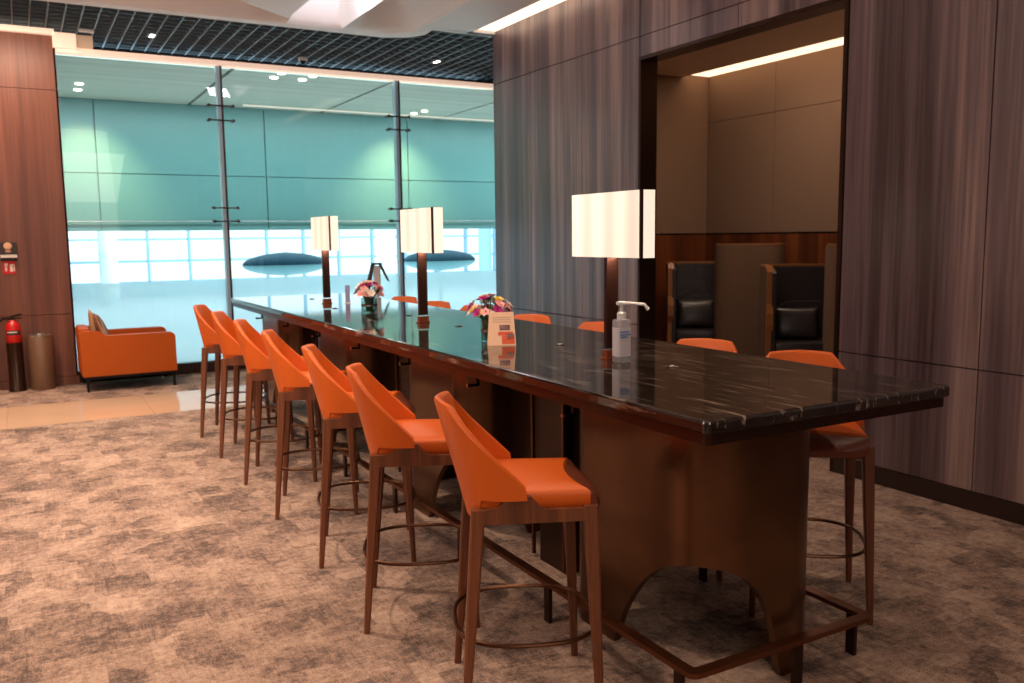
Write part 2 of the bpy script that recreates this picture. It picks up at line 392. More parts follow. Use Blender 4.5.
tag(co, 'long warm cove light slot along the back of the alcove ceiling', 'ceiling light')
lamp('AREA', 'alcove_downlight', (5.9, 6.6, 3.5), 26, WARM, size=.6, sizey=2.4, target=(6.0, 6.6, 0))

# left timber wall
ml = MB()
for a, b in ((-5, -3.9), (-3.9, -2.8), (-2.8, -1.7), (-1.7, -.62), (-.62, .49)):
    for c, d in ((.09, .80), (.80, 3.25), (3.25, 3.83)):
        ml.box(a+.003, b-.003, 10.93, 10.96, c+.003, d-.003)
ml.box(.470, .49, 10.93, 11.1, 0, 3.83)
struct(ml.build('wall_left_front', 'leftwood'))
struct(MB().box(-5, .468, 10.955, 11.12, 0, 3.83).build('wall_left_front_backing', 'groove'))
struct(MB().box(-5, .5, 10.915, 10.94, 0, .09).build('baseboard_left', 'leftwood'))
# closing walls out of view
struct(MB().box(-5.1, -5, -5, 12.4, 0, 4.4).build('wall_left', 'cream'))
struct(MB().box(-5, 9, -5.1, -5, 0, 4.4).build('wall_back', 'cream'))
struct(MB().box(9, 9.1, -5, 12.4, 0, 4.4).build('wall_far_right', 'cream'))

# window wall: panes, mullion fins, clamps
Z0, Z1 = .13, 3.67
struct(MB().box(.49, 9, 10.98, 11.12, 0, Z0).build('baseboard_window', 'base'))
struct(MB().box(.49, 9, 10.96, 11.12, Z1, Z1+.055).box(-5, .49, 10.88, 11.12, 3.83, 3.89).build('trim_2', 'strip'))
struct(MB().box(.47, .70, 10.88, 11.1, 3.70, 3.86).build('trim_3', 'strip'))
struct(MB().box(.70, .87, 10.92, 11.1, 3.728, 3.86).build('trim_4', 'cream'))
px = [.49, 2.22, 4.50, 6.78, 9.0]
for i, (a, b) in enumerate(zip(px, px[1:])):
    g = struct(MB().box(a+.006, b-.006, 11.05, 11.062, Z0, Z1).build('window_%d' % (i+1), 'glass'))
    MB().box(a+.008, b-.008, 11.064, 11.066, Z0, 1.12).build('frosted_film', 'film', g)
    if i < 3:
        f = MB().box(b-.028, b+.018, 11.0, 11.10, Z0, Z1).build('mullion', 'fin', g)
        MB().box(b+.010, b+.034, 10.995, 11.10, Z0, Z1).build('mullion_edge', 'find', f)
        for z in (1.83, 1.99, 3.03, 3.20):
            c = MB().tube([(b-.14, 10.97, z), (b+.14, 10.97, z)], .009)
            for s in (-1, 1): c.tube([(b+s*.14, 10.955, z), (b+s*.14, 11.05, z)], .02, 10)
            c.build('clamp', 'find', f, smooth=True)

# ceilings
cl = MB()
cl.box(-5, 4.38, -5, 6.6, 3.80, 3.86); cl.box(4.72, 9, -5, 2.1, 3.80, 3.86)                                     # flat ceiling nearer than the sculpted bay
edge = [(-5, 9.20), (3.55, 9.20), (3.80, 9.10), (3.97, 8.90), (3.98, 8.64), (3.98, 6.6), (4.50, 6.6), (4.50, 8.72), (4.02, 8.72), (4.06, 8.98), (3.88, 9.20), (3.62, 9.31), (-5, 9.31)]
lip = MB().prism([(-5, 9.17), (3.5, 9.17), (3.72, 9.08), (3.84, 8.9), (3.86, 8.66), (4.70, 8.66), (4.70, 8.75), (4.0, 8.75), (4.02, 9.0), (3.90, 9.19), (3.64, 9.31), (-5, 9.31)], 3.80, 3.90)
struct(lip.build('ceiling_edge', 'white', smooth=True))
cl.box(3.84, 4.38, 6.6, 8.68, 3.80, 3.86)
cl.box(4.38, 4.42, -5, 8.66, 3.80, 3.98); cl.box(4.38, 4.75, 8.61, 8.72, 3.80, 3.98); cl.box(4.38, 4.75, -5, 8.66, 3.96, 3.98); cl.box(4.42, 4.69, -5, 5.38, 3.80, 3.84)
struct(cl.build('ceiling', 'white'))
sl = MB().box(4.425, 4.682, 5.4, 8.60, 3.825, 3.835).build('light_slot', 'slot')
tag(sl, 'long bright recessed light slot where the ceiling meets the dark timber wall', 'ceiling light')
# sculpted bay: folded white fins that drop to the ceiling lip
def sm(t): t = min(1, max(0, t)); return t*t*(3-2*t)
def relief(x, y):
    d = 9.17-y
    if x < 2.53:
        wd = .20+.78*(2.53-x) if x > 0 else .20+.78*2.53
        if d < wd: return min(.42, .55*wd)*max(0, math.sin(PI*min(1, d/wd)))**.8
        return .02*sm((d-wd)/.3)
    if x < 3.12: return .42*sm(d/.30)*sm((x-2.53)/.05)*sm((3.12-x)/.04)
    return .26*max(0, math.sin(PI*(x-3.12)/.74))**.9*sm(d/.55)
fm = MB(); nx_, ny_ = 220, 74; gv = []
for i in range(nx_+1):
    xx = -2.6+(3.86+2.6)*i/nx_; row = []
    for j in range(ny_+1):
        yv = 6.6+(9.172-6.6)*j/ny_; row.append(fm.bm.verts.new((xx, yv, 3.80+max(0, relief(min(xx, 3.859), yv)))))
    gv.append(row)
for i in range(nx_):
    for j in range(ny_): fm.bm.faces.new((gv[i][j], gv[i+1][j], gv[i+1][j+1], gv[i][j+1]))
struct(fm.build('ceiling_relief', 'white', smooth=True))
struct(MB().box(-5, -2.6, 6.6, 9.17, 3.80, 3.86).box(-5, 4.5, 6.58, 6.6, 3.8, 4.3).build('ceiling_side', 'white'))
lamp('AREA', 'well_light', (2.83, 8.0, 3.86), 7, (.96, .92, 1), size=.3, target=(2.84, 8.35, 4.4))
lamp('AREA', 'fill_uplight', (3.0, 11.45, 3.765), 16, (.72, .9, 1), size=6, sizey=.5, target=(3.0, 11.0, 4.6))  # added upward fill for the cell grid, no fitting stands here
lamp('AREA', 'fill_uplight', (.3, 3.2, 2.9), 45, (1, .86, .80), size=3, target=(2.0, 8.8, 3.9))  # unseen fill lamp added below the ceiling to brighten the white fins
# egg-crate cell ceiling along the window
gm = MB(); GZ = 3.89
x = -3.0
while x < 6.6: gm.box(x-.007, x+.007, 9.32 if x < 4.03 else 8.80, 12.25, GZ, GZ+.04); x += .155
y = 8.82
while y < 12.25: gm.box(-3.0 if y > 9.32 else 4.04, 6.6, y-.005, y+.005, GZ+.004, GZ+.034); y += .175
struct(gm.build('ceiling_grid', 'gridm'))
struct(MB().box(-5, 9, 8.78, 12.4, 4.30, 4.36).box(-5, 9, 12.3, 12.4, 3.75, 4.3).box(-5, 9, -5, 12.4, 4.36, 4.42).build('ceiling_plenum', 'gridk'))
def downlight(x, y, label, z=GZ, head=2):
    o = thing('downlight', label, 'ceiling light', (x, y, z), 0, 'downlights in the dark grid ceiling')
    MB().box(-.05, .05, -.09, .09, -.006, .03).build('housing', 'gridm', o)
    for s in (-1, 1)[:head]: MB().lathe([(.026, -.012), (.026, -.005)], 0, s*.045, 14).build('lens', 'dl', o)
    return o
downlight(1.46, 10.72, 'twin round downlight in the grid ceiling, over the left window pane')
downlight(4.92, 10.65, 'twin round downlight in the grid ceiling, near the dark timber wall')
o = thing('dome_camera', 'small round grey dome camera hanging from the black grid ceiling', 'camera', (3.30, 11.18, GZ-.0))
MB().lathe([(.055, 0), (.06, -.03), (.045, -.04)], n=20).build('housing', 'plastic', o, smooth=True)
MB().lathe([(.04, -.04), (.034, -.062), (.015, -.078), (.001, -.08)], n=20).build('dome', 'black', o, smooth=True)
o = MB().box(-.075, .075, -.03, .03, -.03, 0, bev=.006).build('speaker_box', 'plastic', loc=(.80, 10.75, GZ-.001))
tag(o, 'small white box fitted under the grid ceiling above the red timber wall', 'detector')

# ------------------------------------------------------------------ beyond the glass
struct(MB().box(-6, 30, 11.12, 30, -.12, 0).build('floor_hall', 'hallf'))
hc = MB()
for a, b in zip([-6, 2.3, 4.3, 6.9, 9.5, 30], [2.26, 4.26, 6.86, 9.46, 30]): pass
cuts = [-6, .35, 2.45, 4.55, 6.65, 8.75, 30]
for a, b in zip(cuts, cuts[1:]): hc.box(a+.025, b-.025, 11.13, 14.5, 3.70, 3.735)
struct(hc.build('ceiling_hall', 'hallc'))
struct(MB().box(-6, 30, 11.13, 14.6, 3.742, 3.752).build('ceiling_hall_slots', 'halld'))
tw = MB(); tx = [-6, 1.1, 3.6, 6.1, 8.6, 11.1, 30]
for a, b in zip(tx, tx[1:]):
    for c, d in ((1.762, 2.62), (2.62, 3.70)): tw.box(a+.008, b-.008, 14.5, 14.56, c+.006, d-.006)
struct(tw.build('wall_hall', 'teal'))
struct(MB().box(-6, 30, 14.55, 14.65, 1.762, 4.6).build('wall_hall_backing', 'tealseam'))
tag(MB().tube([(-2, 14.46, 1.90), (14, 14.46, 1.90)], .012).build('handrail', 'steel'), 'thin steel line running along the bottom of the teal panel', 'rail')
struct(MB().box(-6, 30, 14.65, 30, 4.5, 4.6).build('ceiling_hall_outer', 'hallw'))
struct(MB().box(-6.1, -6, 11.1, 30, 0, 4.6).box(30, 30.1, 11.1, 30, 0, 4.6).build('wall_hall_side', 'hallw'))
fa = MB().box(-6, 30, 27, 27.2, 0, .45).box(-6, 30, 27, 27.12, .99, 1.06).box(-6, 30, 27, 27.1, 1.62, 1.68).box(-6, 30, 27, 27.2, 3.4, 4.6)
x = -6+.12
while x < 30: fa.box(x, x+.06, 26.95, 27.15, .45, 3.4); x += 1.135
struct(fa.build('wall_facade', 'mull'))
# pale shapes standing far behind the glass
for cx, cy, r, lb in ((1.93, 24, .22, 'pale round column beyond the glass, directly above the orange armchair'),
                      (8.55, 22, .26, 'pale round column beyond the glass, behind the farthest table lamp'),
                      (12.6, 24, .2, 'blue grey round column beyond the glass, next to the dark timber wall')):
    c = MB().lathe([(r, 0), (r, 4.49)], cx, cy, 24).build('column', 'mull' if cx > 12 else 'hallw', smooth=True); tag(c, lb, 'column')
def outpod(x, y, L, label):
    o = thing('planter_pod', label, 'sculpture', (x, y, 0), 0, 'lens shaped pods beyond the glass')
    n = 32; top = []; bot = []
    for k in range(9):
        t = k/8; k_ = max(.001, (1-t**2)**.62)
        top.append([(L*.5*k_*math.cos(2*PI*i/n), .5*k_*math.sin(2*PI*i/n), .1+.96+.27*t) for i in range(n)])
        bot.append([(L*.5*k_*math.cos(2*PI*i/n), .5*k_*math.sin(2*PI*i/n), .1+.955-.24*t) for i in range(n)])
    MB().loft(top).build('dome', 'podout', o, smooth=True); MB().loft(bot).build('bowl', 'podlight', o, smooth=True)
    MB().lathe([(.16, 0), (.05, .05), (.045, .83)], n=16).build('pedestal', 'hallw', o, smooth=True)
outpod(5.05, 19.0, 1.85, 'dark slate lens-shaped pod beyond the glass, left of the farthest table lamp')
outpod(8.75, 19.0, 1.85, 'dark slate lens-shaped pod beyond the glass, behind the middle table lamp')
# scallops of light on the teal panel and the fittings that cast them
for x, p in ((.95, 190), (5.85, 190)):
    lamp('SPOT', 'teal_wall_washer', (x, 13.55, 3.66), p, (1, .68, .32), size=.05, target=(x, 14.45, 2.15), spot=1.5, blend=1)
for (x, y), lb in (((.85, 13.17), 'round ceiling light seen through the glass above the orange armchair, upper one'),
                   ((.86, 13.69), 'round ceiling light seen through the glass above the orange armchair, lower one'),
                   ((3.04, 11.62), 'left nearer one of the four round lights seen through the glass between the fins'),
                   ((3.05, 11.28), 'left farther-up one of the four round lights seen through the glass between the fins'),
                   ((3.41, 11.61), 'right lower one of the four round lights seen through the glass between the fins'),
                   ((3.46, 11.30), 'right upper one of the four round lights seen through the glass between the fins'),
                   ((6.02, 13.55), 'round ceiling light through the glass right of the second fin, upper one'),
                   ((5.98, 13.9), 'round ceiling light through the glass right of the second fin, lower one')):
    o = MB().lathe([(.05, 3.685), (.05, 3.699)], x, y, 16).build('hall_downlight', 'dl')
    tag(o, lb, 'ceiling light', 'downlights of the corridor ceiling')
o = MB().box(3.2, 12, 14.12, 14.16, 3.682, 3.698).build('hall_light_line', 'line')
tag(o, 'thin cream light line along the ceiling above the teal panel, right half', 'ceiling light')

# ------------------------------------------------------------------ bar stools
def ring4(cx, cy, z, w, d, ch=.006):
    a, b = w/2, d/2
    return [(cx+x, cy+y, z) for x, y in ((-a+ch, -b), (a-ch, -b), (a, -b+ch), (a, b-ch), (a-ch, b), (-a+ch, b), (-a, b-ch), (-a, -b+ch))]
def make_stool(label):
    o = thing('bar_stool', label, 'bar stool', (0, 0, 0), 0, 'orange bar stools around the long counter')
    # seat pad
    def plan(s, front=.19, back=-.205, w=.215):
        p = []
        for x, y in ((back, 0),):
            pass
        c = [(front, -w), (front, w)]
        pts = [(front-.042*(1-q*q), w*.98*q) for q in [-1+i/5 for i in range(11)]]
        r = .09
        for i in range(7):
            t = PI/2*i/6; pts.append((back+r-r*math.sin(t), w-r+r*math.cos(t)))
        for i in range(7):
            t = PI/2*i/6; pts.append((back+r-r*math.cos(t), -w+r-r*math.sin(t)))
        cx = (front+back)/2
        return [((x-cx)*s+cx, y*s) for x, y in pts]
    R = []
    for s, z in ((.96, .730), (1, .742), (1.0, .776), (.985, .787), (.95, .793), (.6, .799), (.2, .801)):
        R.append([(x, y, z-(.010*((x-.05)/.17)**2 if x > .05 and z > .76 else 0)) for x, y in plan(s)])
    seat = MB().loft(R).build('seat', 'leather', o, smooth=True)
    # brown front roll of the seat: crescent in plan, falling away
    R = []
    for i in range(13):
        s = -1+2*i/12; y = .214*s; bulge = .042*(1-abs(s)**2.4)+.042*(1-s*s)
        x0 = .188-.042*(1-s*s); R.append([(x0, y, .773), (x0+.006, y, .779), (x0+.012+bulge*.5, y, .773-.006*(1-s*s)), (x0+.018+bulge*.85, y, .746), (x0+.020+bulge, y, .728), (x0+.016+bulge, y, .702), (x0, y, .70)])
    MB().loft(R).build('front_roll', 'leatherb', seat, smooth=True)
    # backrest shell wrapping round into two falling wings
    NU, T = 40, .026
    outer, inner = [], []
    def path(u):
        th = u*PI/2*1.0; e = .62
        x = -.195*abs(math.cos(th))**e - .020; y = .238*(1 if u > 0 else -1)*abs(math.sin(th))**e
        return x, y
    P = [path(-1+2*i/400) for i in range(401)]
    acc = [0]
    for a, b in zip(P, P[1:]): acc.append(acc[-1]+math.hypot(b[0]-a[0], b[1]-a[1]))
    Lt = acc[-1]
    def at(s):
        d = (s+1)/2*Lt; i = 0
        while i < 399 and acc[i+1] < d: i += 1
        k = (d-acc[i])/max(1e-9, acc[i+1]-acc[i]); return (P[i][0]+(P[i+1][0]-P[i][0])*k, P[i][1]+(P[i+1][1]-P[i][1])*k)
    rings = []
    for i in range(NU+1):
        s = -1+2*i/NU; x, y = at(s); x2, y2 = at(min(1, s+.01)); x1, y1 = at(max(-1, s-.01))
        tx, ty = x2-x1, y2-y1; l = math.hypot(tx, ty); nx, ny = -ty/l, tx/l   # inward? fixed below
        if nx*(-x)+ny*(-y) < 0: nx, ny = -nx, -ny
        a = abs(s)
        zt = 1.070-.006*(a/.4)**2 if a < .40 else 0
        if a >= .40:
            t = (a-.40)/.60; zt = 1.064-.255*(t**1.04)
        zb = .69 if a < .50 else .69+.075*min(1, (a-.50)/.10)
        ring = []
        def pt(z, off):
            lean = .005-.098*(z-.70)/.36*(1-.6*a); k = 1-.05*max(0, (z-.70)/.36)
            return (x+nx*off+lean, (y+ny*off)*k, z)
        for z in (zb, zb+(zt-zb)*.33, zb+(zt-zb)*.66, zt-.012): ring.append(pt(z, 0))
        ring.append(pt(zt-.003, .005)); ring.append(pt(zt, T/2)); ring.append(pt(zt-.003, T-.005))
        for z in (zt-.012, zb+(zt-zb)*.66, zb+(zt-zb)*.33, zb): ring.append(pt(z, T))
        rings.append(ring)
    back = MB().loft(rings).build('backrest', 'leather', o, smooth=True)
    # timber frame under the seat, rising on each side to carry the wings
    f = MB()
    for s in (-1, 1):
        prof = [(-.18, .690), (.19, .690), (.20, .730), (.045, .733), (.02, .742), (-.01, .778), (-.085, .778), (-.115, .745), (-.18, .735)]
        f.loft([[(x, s*(.226-.022), z) for x, z in prof], [(x, s*.232, z) for x, z in prof]])
    f.box(-.195, -.17, -.20, .20, .690, .733).box(.175, .198, -.20, .20, .690, .733).box(-.17, .17, -.2, .2, .71, .733)
    f.build('seat_frame', 'legwood', o)
    for sx, sy in ((-1, -1), (-1, 1), (1, -1), (1, 1)):
        xt = -.178 if sx < 0 else .186; xb = -.235 if sx < 0 else .215; yt, yb = .208*sy, .236*sy
        R = []
        for z, w_ in ((0, .024), (.25, .032), (.5, .041), (.66, .044), (.738, .047)):
            k = z/.738; R.append(ring4(xb+(xt-xb)*k, yb+(yt-yb)*k, z, w_, w_))
        MB().loft(R).build('leg', 'legwood', o)
    pts = []
    for i in range(48):
        t = 2*PI*i/48; c, s = math.cos(t), math.sin(t)
        pts.append((-.008+.243*(1 if c > 0 else -1)*abs(c)**.72, .243*(1 if s > 0 else -1)*abs(s)**.72, .285))
    MB().tube(pts, .0075, 8, closed=True).build('foot_ring', 'bronze', o, smooth=True)
    return o
LY = [(1.465, 2.52, -23), (1.44, 3.36, -24), (1.485, 4.17, -20), (1.49, 5.03, -20), (1.50, 5.84, -22), (1.505, 6.64, -24), (1.51, 7.43, -25)]
LLAB = ['orange bar stool nearest the camera on the left side of the counter, seat fully visible',
        'orange bar stool on the left side, second from the near end of the counter',
        'orange bar stool on the left side, third from the near end of the counter',
        'middle one of the seven orange bar stools along the left side of the counter',
        'orange bar stool on the left side, third from the window end of the counter',
        'orange bar stool on the left side, second from the window end of the counter',
        'orange bar stool on the left side closest to the window, last of the left row']
first = make_stool(LLAB[0]); first.location = (LY[0][0], LY[0][1], 0); first.rotation_euler = (0, 0, math.radians(LY[0][2]))
for (x, y, a), lb in zip(LY[1:], LLAB[1:]): dup(first, (x, y, 0), math.radians(a), lb)
RY = [(2.90, 2.565, 230), (2.80, 3.22, 210), (2.87, 4.26, 205), (2.80, 4.99, 205), (2.88, 5.96, 205), (2.80, 6.57, 205), (2.82, 7.31, 205)]
RLAB = ['orange bar stool at the near right end of the counter, its seat and legs visible',
        'orange bar stool back on the right side, in front of the left alcove seat',
        'orange bar stool top showing behind the clear sanitiser bottle and nearest lamp post',
        'orange bar stool top on the right side, just right of the kraft card and flowers',
        'orange bar stool top on the right side, just left of the nearer flower vase',
        'orange bar stool top on the far right side, right of the middle lamp post',
        'orange bar stool top on the far right side, left of the middle lamp post']
for (x, y, a), lb in zip(RY, RLAB): dup(first, (x, y, 0), math.radians(a), lb)

# ------------------------------------------------------------------ the long counter
TX0, TX1, TY0, TY1 = 1.737, 2.90, 1.912, 8.58
tb = thing('communal_table', 'long black granite communal counter with bronze panelled base and foot rail', 'table', (0, 0, 0))
def slab(x0, x1, y0, y1, prof, r):
    return MB().loft([[(x, y, z) for x, y in rrect(x0+i, x1-i, y0+i, y1-i, max(.002, r-i))] for i, z in prof])
slab(TX0, TX1, TY0, TY1, [(.006, 1.008), (0, 1.014), (0, 1.040), (.003, 1.047), (.010, 1.05)], .02).build('tabletop', 'granite', tb)
slab(TX0+.012, TX1-.012, TY0+.012, TY1-.012, [(0, .972), (0, 1.006)], .02).build('edge_band', 'bronzed', tb)
slab(TX0+.12, TX1-.12, TY0+.12, TY1-.12, [(0, .945), (0, .970)], .02).build('underframe', 'black', tb)
# base blocks: curved bronze shells with an arch cut round one corner
BX0, BX1 = 1.95, 2.56
def base_block(y0, y1, flip):
    path = []
    def arc(cx, cy, r, a0, a1, n=10):
        for i in range(n+1):
            t = a0+(a1-a0)*i/n; path.append((cx+r*math.cos(t), cy+r*math.sin(t)))
    path.append((BX0, y1-.12))
    k = 14
    for i in range(1, k): path.append((BX0, y1-.12-(y1-.12-(y0+.20))*i/k))
    arc(BX0+.2, y0+.2, .2, PI, 1.5*PI, 12)
    for i in range(1, 7): path.append((BX0+.2+(BX1-.22-BX0-.2)*i/6, y0))
    arc(BX1-.22, y0+.22, .22, 1.5*PI, 2*PI, 12)
    for i in range(1, 7): path.append((BX1, y0+.22+(y1-.1-(y0+.22))*i/6))
    arc(BX1-.1, y1-.1, .1, 0, PI/2, 6)
    arc(BX0+.12, y1-.12, .12, PI/2, PI, 6)
    path.pop()
    n = len(path)
    cum = [0]
    for a, b in zip(path, path[1:]): cum.append(cum[-1]+math.hypot(b[0]-a[0], b[1]-a[1]))
    sa, sb = (y1-.12)-(y0+.55), None
    # arch spans from 0.5 m up the long face, round the corner, to just past the corner on the end face
    sA = (y1-.12)-(y0+.53); sB = (y1-.12)-(y0+.20)+.2*PI/2+.145
    sC = sB+.34; sD = cum[-1]-.06
    def low(s):
        if s >= sC and s <= sD:
            t = (s-sC)/(sD-sC); return .40*(1-abs(2*t-1)**3)**(1/2.4)
        if s <= sA or s >= sB: return 0.0
        t = ((s-sA)/(sB-sA))**1.3
        return .45*(1-abs(2*t-1)**2.2)**(1/1.8)
    # resample finely so that the arch is smooth
    fine = []
    for i in range(n):
        a = path[i]; b = path[(i+1) % n]; L_ = math.hypot(b[0]-a[0], b[1]-a[1]); q = max(1, int(L_/.012))
        for j in range(q): fine.append((a[0]+(b[0]-a[0])*j/q, a[1]+(b[1]-a[1])*j/q))
    cc = [0]
    for a, b in zip(fine, fine[1:]): cc.append(cc[-1]+math.hypot(b[0]-a[0], b[1]-a[1]))
    N_ = len(fine); T = .03; rings = []
    for i, p in enumerate(fine):
        a = fine[i-1]; b = fine[(i+1) % N_]; tx, ty = b[0]-a[0], b[1]-a[1]; l = math.hypot(tx, ty); nx, ny = -ty/l, tx/l
        z = low(cc[i])
        rings.append([(p[0], p[1], z), (p[0], p[1], .97), (p[0]+nx*T, p[1]+ny*T, .97), (p[0]+nx*T, p[1]+ny*T, z)])
    rings.append(rings[0])
    if flip:
        cxx, cyy = (BX0+BX1)/2, (y0+y1)/2
        rings = [[(2*cxx-x, 2*cyy-y, z) for x, y, z in r] for r in rings]
    return MB().loft(rings, caps=False)
for i, y0 in enumerate((2.13, 3.93, 5.73, 7.50)):
    base_block(y0, y0+.86, False).build('base_panel', 'basepanel', tb, smooth=True)
MB().box(2.20, 2.44, 2.6, 7.9, .30, .96).build('base_spine', 'bronzed', tb)
for y in (3.45, 5.25, 7.05): MB().box(2.16, 2.48, y-.12, y+.12, 0, .96).build('base_pier', 'bronzed', tb)
for y in (3.34, 3.62, 5.12, 5.4, 6.95, 7.2): MB().box(2.145, 2.16, y-.008, y+.008, .02, .96).build('base_upright', 'rail', tb)
# foot rail
rx0, rx1, ry0, ry1, rz = 1.80, 2.69, 2.03, 8.46, .165
o_ = rrect(rx0, rx1, ry0, ry1, .035); i_ = rrect(rx0+.042, rx1-.042, ry0+.042, ry1-.042, .012)
fr = MB(); rg = [[(a[0], a[1], rz), (a[0], a[1], rz+.018), (b[0], b[1], rz+.018), (b[0], b[1], rz)] for a, b in zip(o_, i_)]
rg.append(rg[0]); fr.loft(rg, caps=False)
frail = fr.build('foot_rail', 'rail', tb)
for y in (ry0+.09, 2.95, 3.78, 4.65, 5.55, 6.45, 7.35, ry1-.06):
    for x in (rx0+.021, rx1-.021): MB().box(x-.008, x+.008, y-.02, y+.02, 0, rz).build('rail_post', 'bronzed', frail)
for x in (2.3,): MB().box(x-.02, x+.02, ry0+.012, ry0+.03, 0, rz).build('rail_post', 'bronzed', frail)
# bag hooks and slim cable trays under the edge
for y in (2.80, 3.62, 4.45, 5.27, 6.1, 6.95, 7.8):
    for s in (-1, 1):
        x = (TX0+.10) if s < 0 else (TX1-.10)
        h = MB().box(x-.012, x+.012, y-.045, y+.045, .945, .972).box(x-.007, x+.007, y-.03, y-.016, .905, .945).box(x+min(0, s*.05), x+max(0, s*.05), y-.03, y-.016, .905, .917)
        hk = h.build('bag_hook', 'black', tb); e = MB().box(x+s*.05-.005, x+s*.05+.005, y-.031, y-.015, .905, .920).build('hook_cap', 'steel', hk)
for y in (3.3, 5.1, 6.9, 8.25):
    MB().box(1.84, 1.98, y-.26, y+.18, .948, .958).build('cable_tray', 'steel', tb)

# outlet lids flush on the top
for q, (x, y) in enumerate(((2.353, 2.809), (2.368, 3.705), (2.36, 4.86), (2.4, 5.75), (2.16, 6.7), (2.33, 7.9))):
    lid = MB().lathe([(.026, 0), (.026, .002), (.023, .003)], n=20)
    o = thing('outlet_lid', ['small outlet lid with a white speck on the counter, nearest the camera',
        'small outlet lid on the counter between the nearest lamp and the kraft card', 'dark round outlet lid on the counter, just before the middle lamp',
        'dark round outlet lid on the counter, just beyond the middle lamp', 'round outlet lid on the counter, just before the farthest lamp',
        'round outlet lid on the counter at its window end'][q], 'outlet', (x, y, 1.0502), 0, 'outlet lids on the counter')
    lid.build('lid', 'bronzed', o, smooth=True)
    MB().box(-.010, .010, -.007, .007, .003, .007, bev=.002).build('tab', 'plastic' if q < 2 else 'steel', o)

# ------------------------------------------------------------------ table lamps
def make_lamp(loc, label):
    o = thing('table_lamp', label, 'lamp', loc, 0, 'table lamps on the counter')
    MB().box(-.042, .042, -.022, .022, 0, .010, bev=.003).box(-.036, .036, -.016, .016, .010, .042, bev=.003).build('base', 'copper', o)
    MB().box(-.031, .031, -.012, .012, .05, .46, bev=.002).build('post', 'lamppost', o)
    sh = MB().loft([[(x, y, z) for x, y in rrect(-.037+i, .037-i, -.262+i, .262-i, .006)] for i, z in ((.02, .456), (0, .456), (0, .738), (.02, .738))], caps=False)
    s = sh.build('lamp_shade', 'shade', o)
    MB().box(-.036, .036, -.261, .261, .734, .736).build('shade_top', 'shade', s)
    MB().box(-.036, .036, -.261, .261, .458, .460).build('shade_diffuser', 'shade', s)
    for x, y in ((-.038, -.263), (.038, .263)):
        MB().box(x-.006, x+.006, y-.006, y+.006, .454, .740).build('shade_trim', 'lamptrim', s)
    lamp('AREA', 'lamp_bulb_light', (loc[0], loc[1], loc[2]+.452), 1.6, WARM, size=.05, sizey=.4, target=(loc[0], loc[1], 0))
    return o
lp = make_lamp((2.285, 3.15, 1.05), 'bronze table lamp with glowing rectangular shade, nearest the camera')
for y, lb in ((5.22, 'middle one of the three bronze table lamps with glowing shades'), (7.27, 'bronze table lamp with glowing shade, farthest and closest to the window')):
    dup(lp, (2.275, y, 1.05), 0, lb); lamp('AREA', 'lamp_bulb_light', (2.275, y, 1.502), 1.6, WARM, size=.05, sizey=.4, target=(2.275, y, 0))

# ------------------------------------------------------------------ flower vases
def blossom(m, c, r, nrm, petals=6):
    n = Vector(nrm).normalized(); u = n.orthogonal().normalized(); v = n.cross(u)
    for layer, (k, tilt, rr) in enumerate(((petals, .35, r), (petals-1, .9, r*.6))):
        for i in range(k):
            a = 2*PI*i/k+layer*.4; d = u*math.cos(a)+v*math.sin(a); sd = n.cross(d)
            up = n*math.sin(tilt)*rr; out = d*math.cos(tilt)*rr
            p0 = Vector(c); p1 = p0+out*.55+up*.4+sd*rr*.36; p2 = p0+out+up*.9; p3 = p0+out*.55+up*.4-sd*rr*.36; pm = p0+out*.6+up*.2
            vs = [m.bm.verts.new(q) for q in (p0, p1, p2, p3, pm)]
            m.bm.faces.new((vs[0], vs[1], vs[4])); m.bm.faces.new((vs[1], vs[2], vs[4])); m.bm.faces.new((vs[2], vs[3], vs[4])); m.bm.faces.new((vs[3], vs[0], vs[4]))
def make_vase(loc, label, seed, cols, R=.105, hv=.11, rv=.062):
    rnd = random.Random(seed)
    o = thing('flower_vase', label, 'flower vase', loc)
    v = MB().lathe([(rv, 0), (rv, hv), (rv-.004, hv), (rv-.004, .008), (.001, .008)], n=28).build('vase', 'vglass', o, smooth=True)
    MB().lathe([(rv-.006, .009), (rv-.006, hv*.72)], n=24).build('water', 'water', v, smooth=True)
    MB().lathe([(rv+.001, hv*.42), (rv+.001, hv*.54)], n=28, caps=False).build('band', 'steel', v)
    st = MB(); lv = MB(); heads = {}
    for i in range(44):
        a = rnd.uniform(0, 2*PI); e = rnd.uniform(.02, 1.0)**.6*1.75; rr = R*rnd.uniform(.82, 1.0)
        p = Vector((math.sin(e)*math.cos(a)*rr, math.sin(e)*math.sin(a)*rr, hv+.040+max(-.03, math.cos(e)*R*.75)))
        st.tube([(p.x*.25, p.y*.25, .012), (p.x*.4, p.y*.4, hv), tuple(p)], .0025, 5)
        c = cols[i % len(cols)]
        m = MB(); blossom(m, p, rnd.uniform(.028, .038), (p.x, p.y, (p.z-hv)+.03), 6)
        m.build('blossom', c, o)
    for i in range(46):
        a = rnd.uniform(0, 2*PI); r = rnd.uniform(.2, .9)*R*.8; z = hv+rnd.uniform(-.05, .055)
        if z < hv: r = min(r, rv-.012)
        c = Vector((r*math.cos(a), r*math.sin(a), z)); d = Vector((math.cos(a), math.sin(a), .4)).normalized()*.03; s = d.cross(Vector((0, 0, 1))).normalized()*.012
        if z < hv+.01: d = Vector((0, 0, .035)); s = Vector((-math.sin(a), math.cos(a), 0))*.012
        vs = [lv.bm.verts.new(q) for q in (c-d*.5, c+s, c+d, c-s)]; lv.bm.faces.new(vs)
    st.build('stems', 'stem', o); lv.build('foliage', 'leaf', o)
    return o
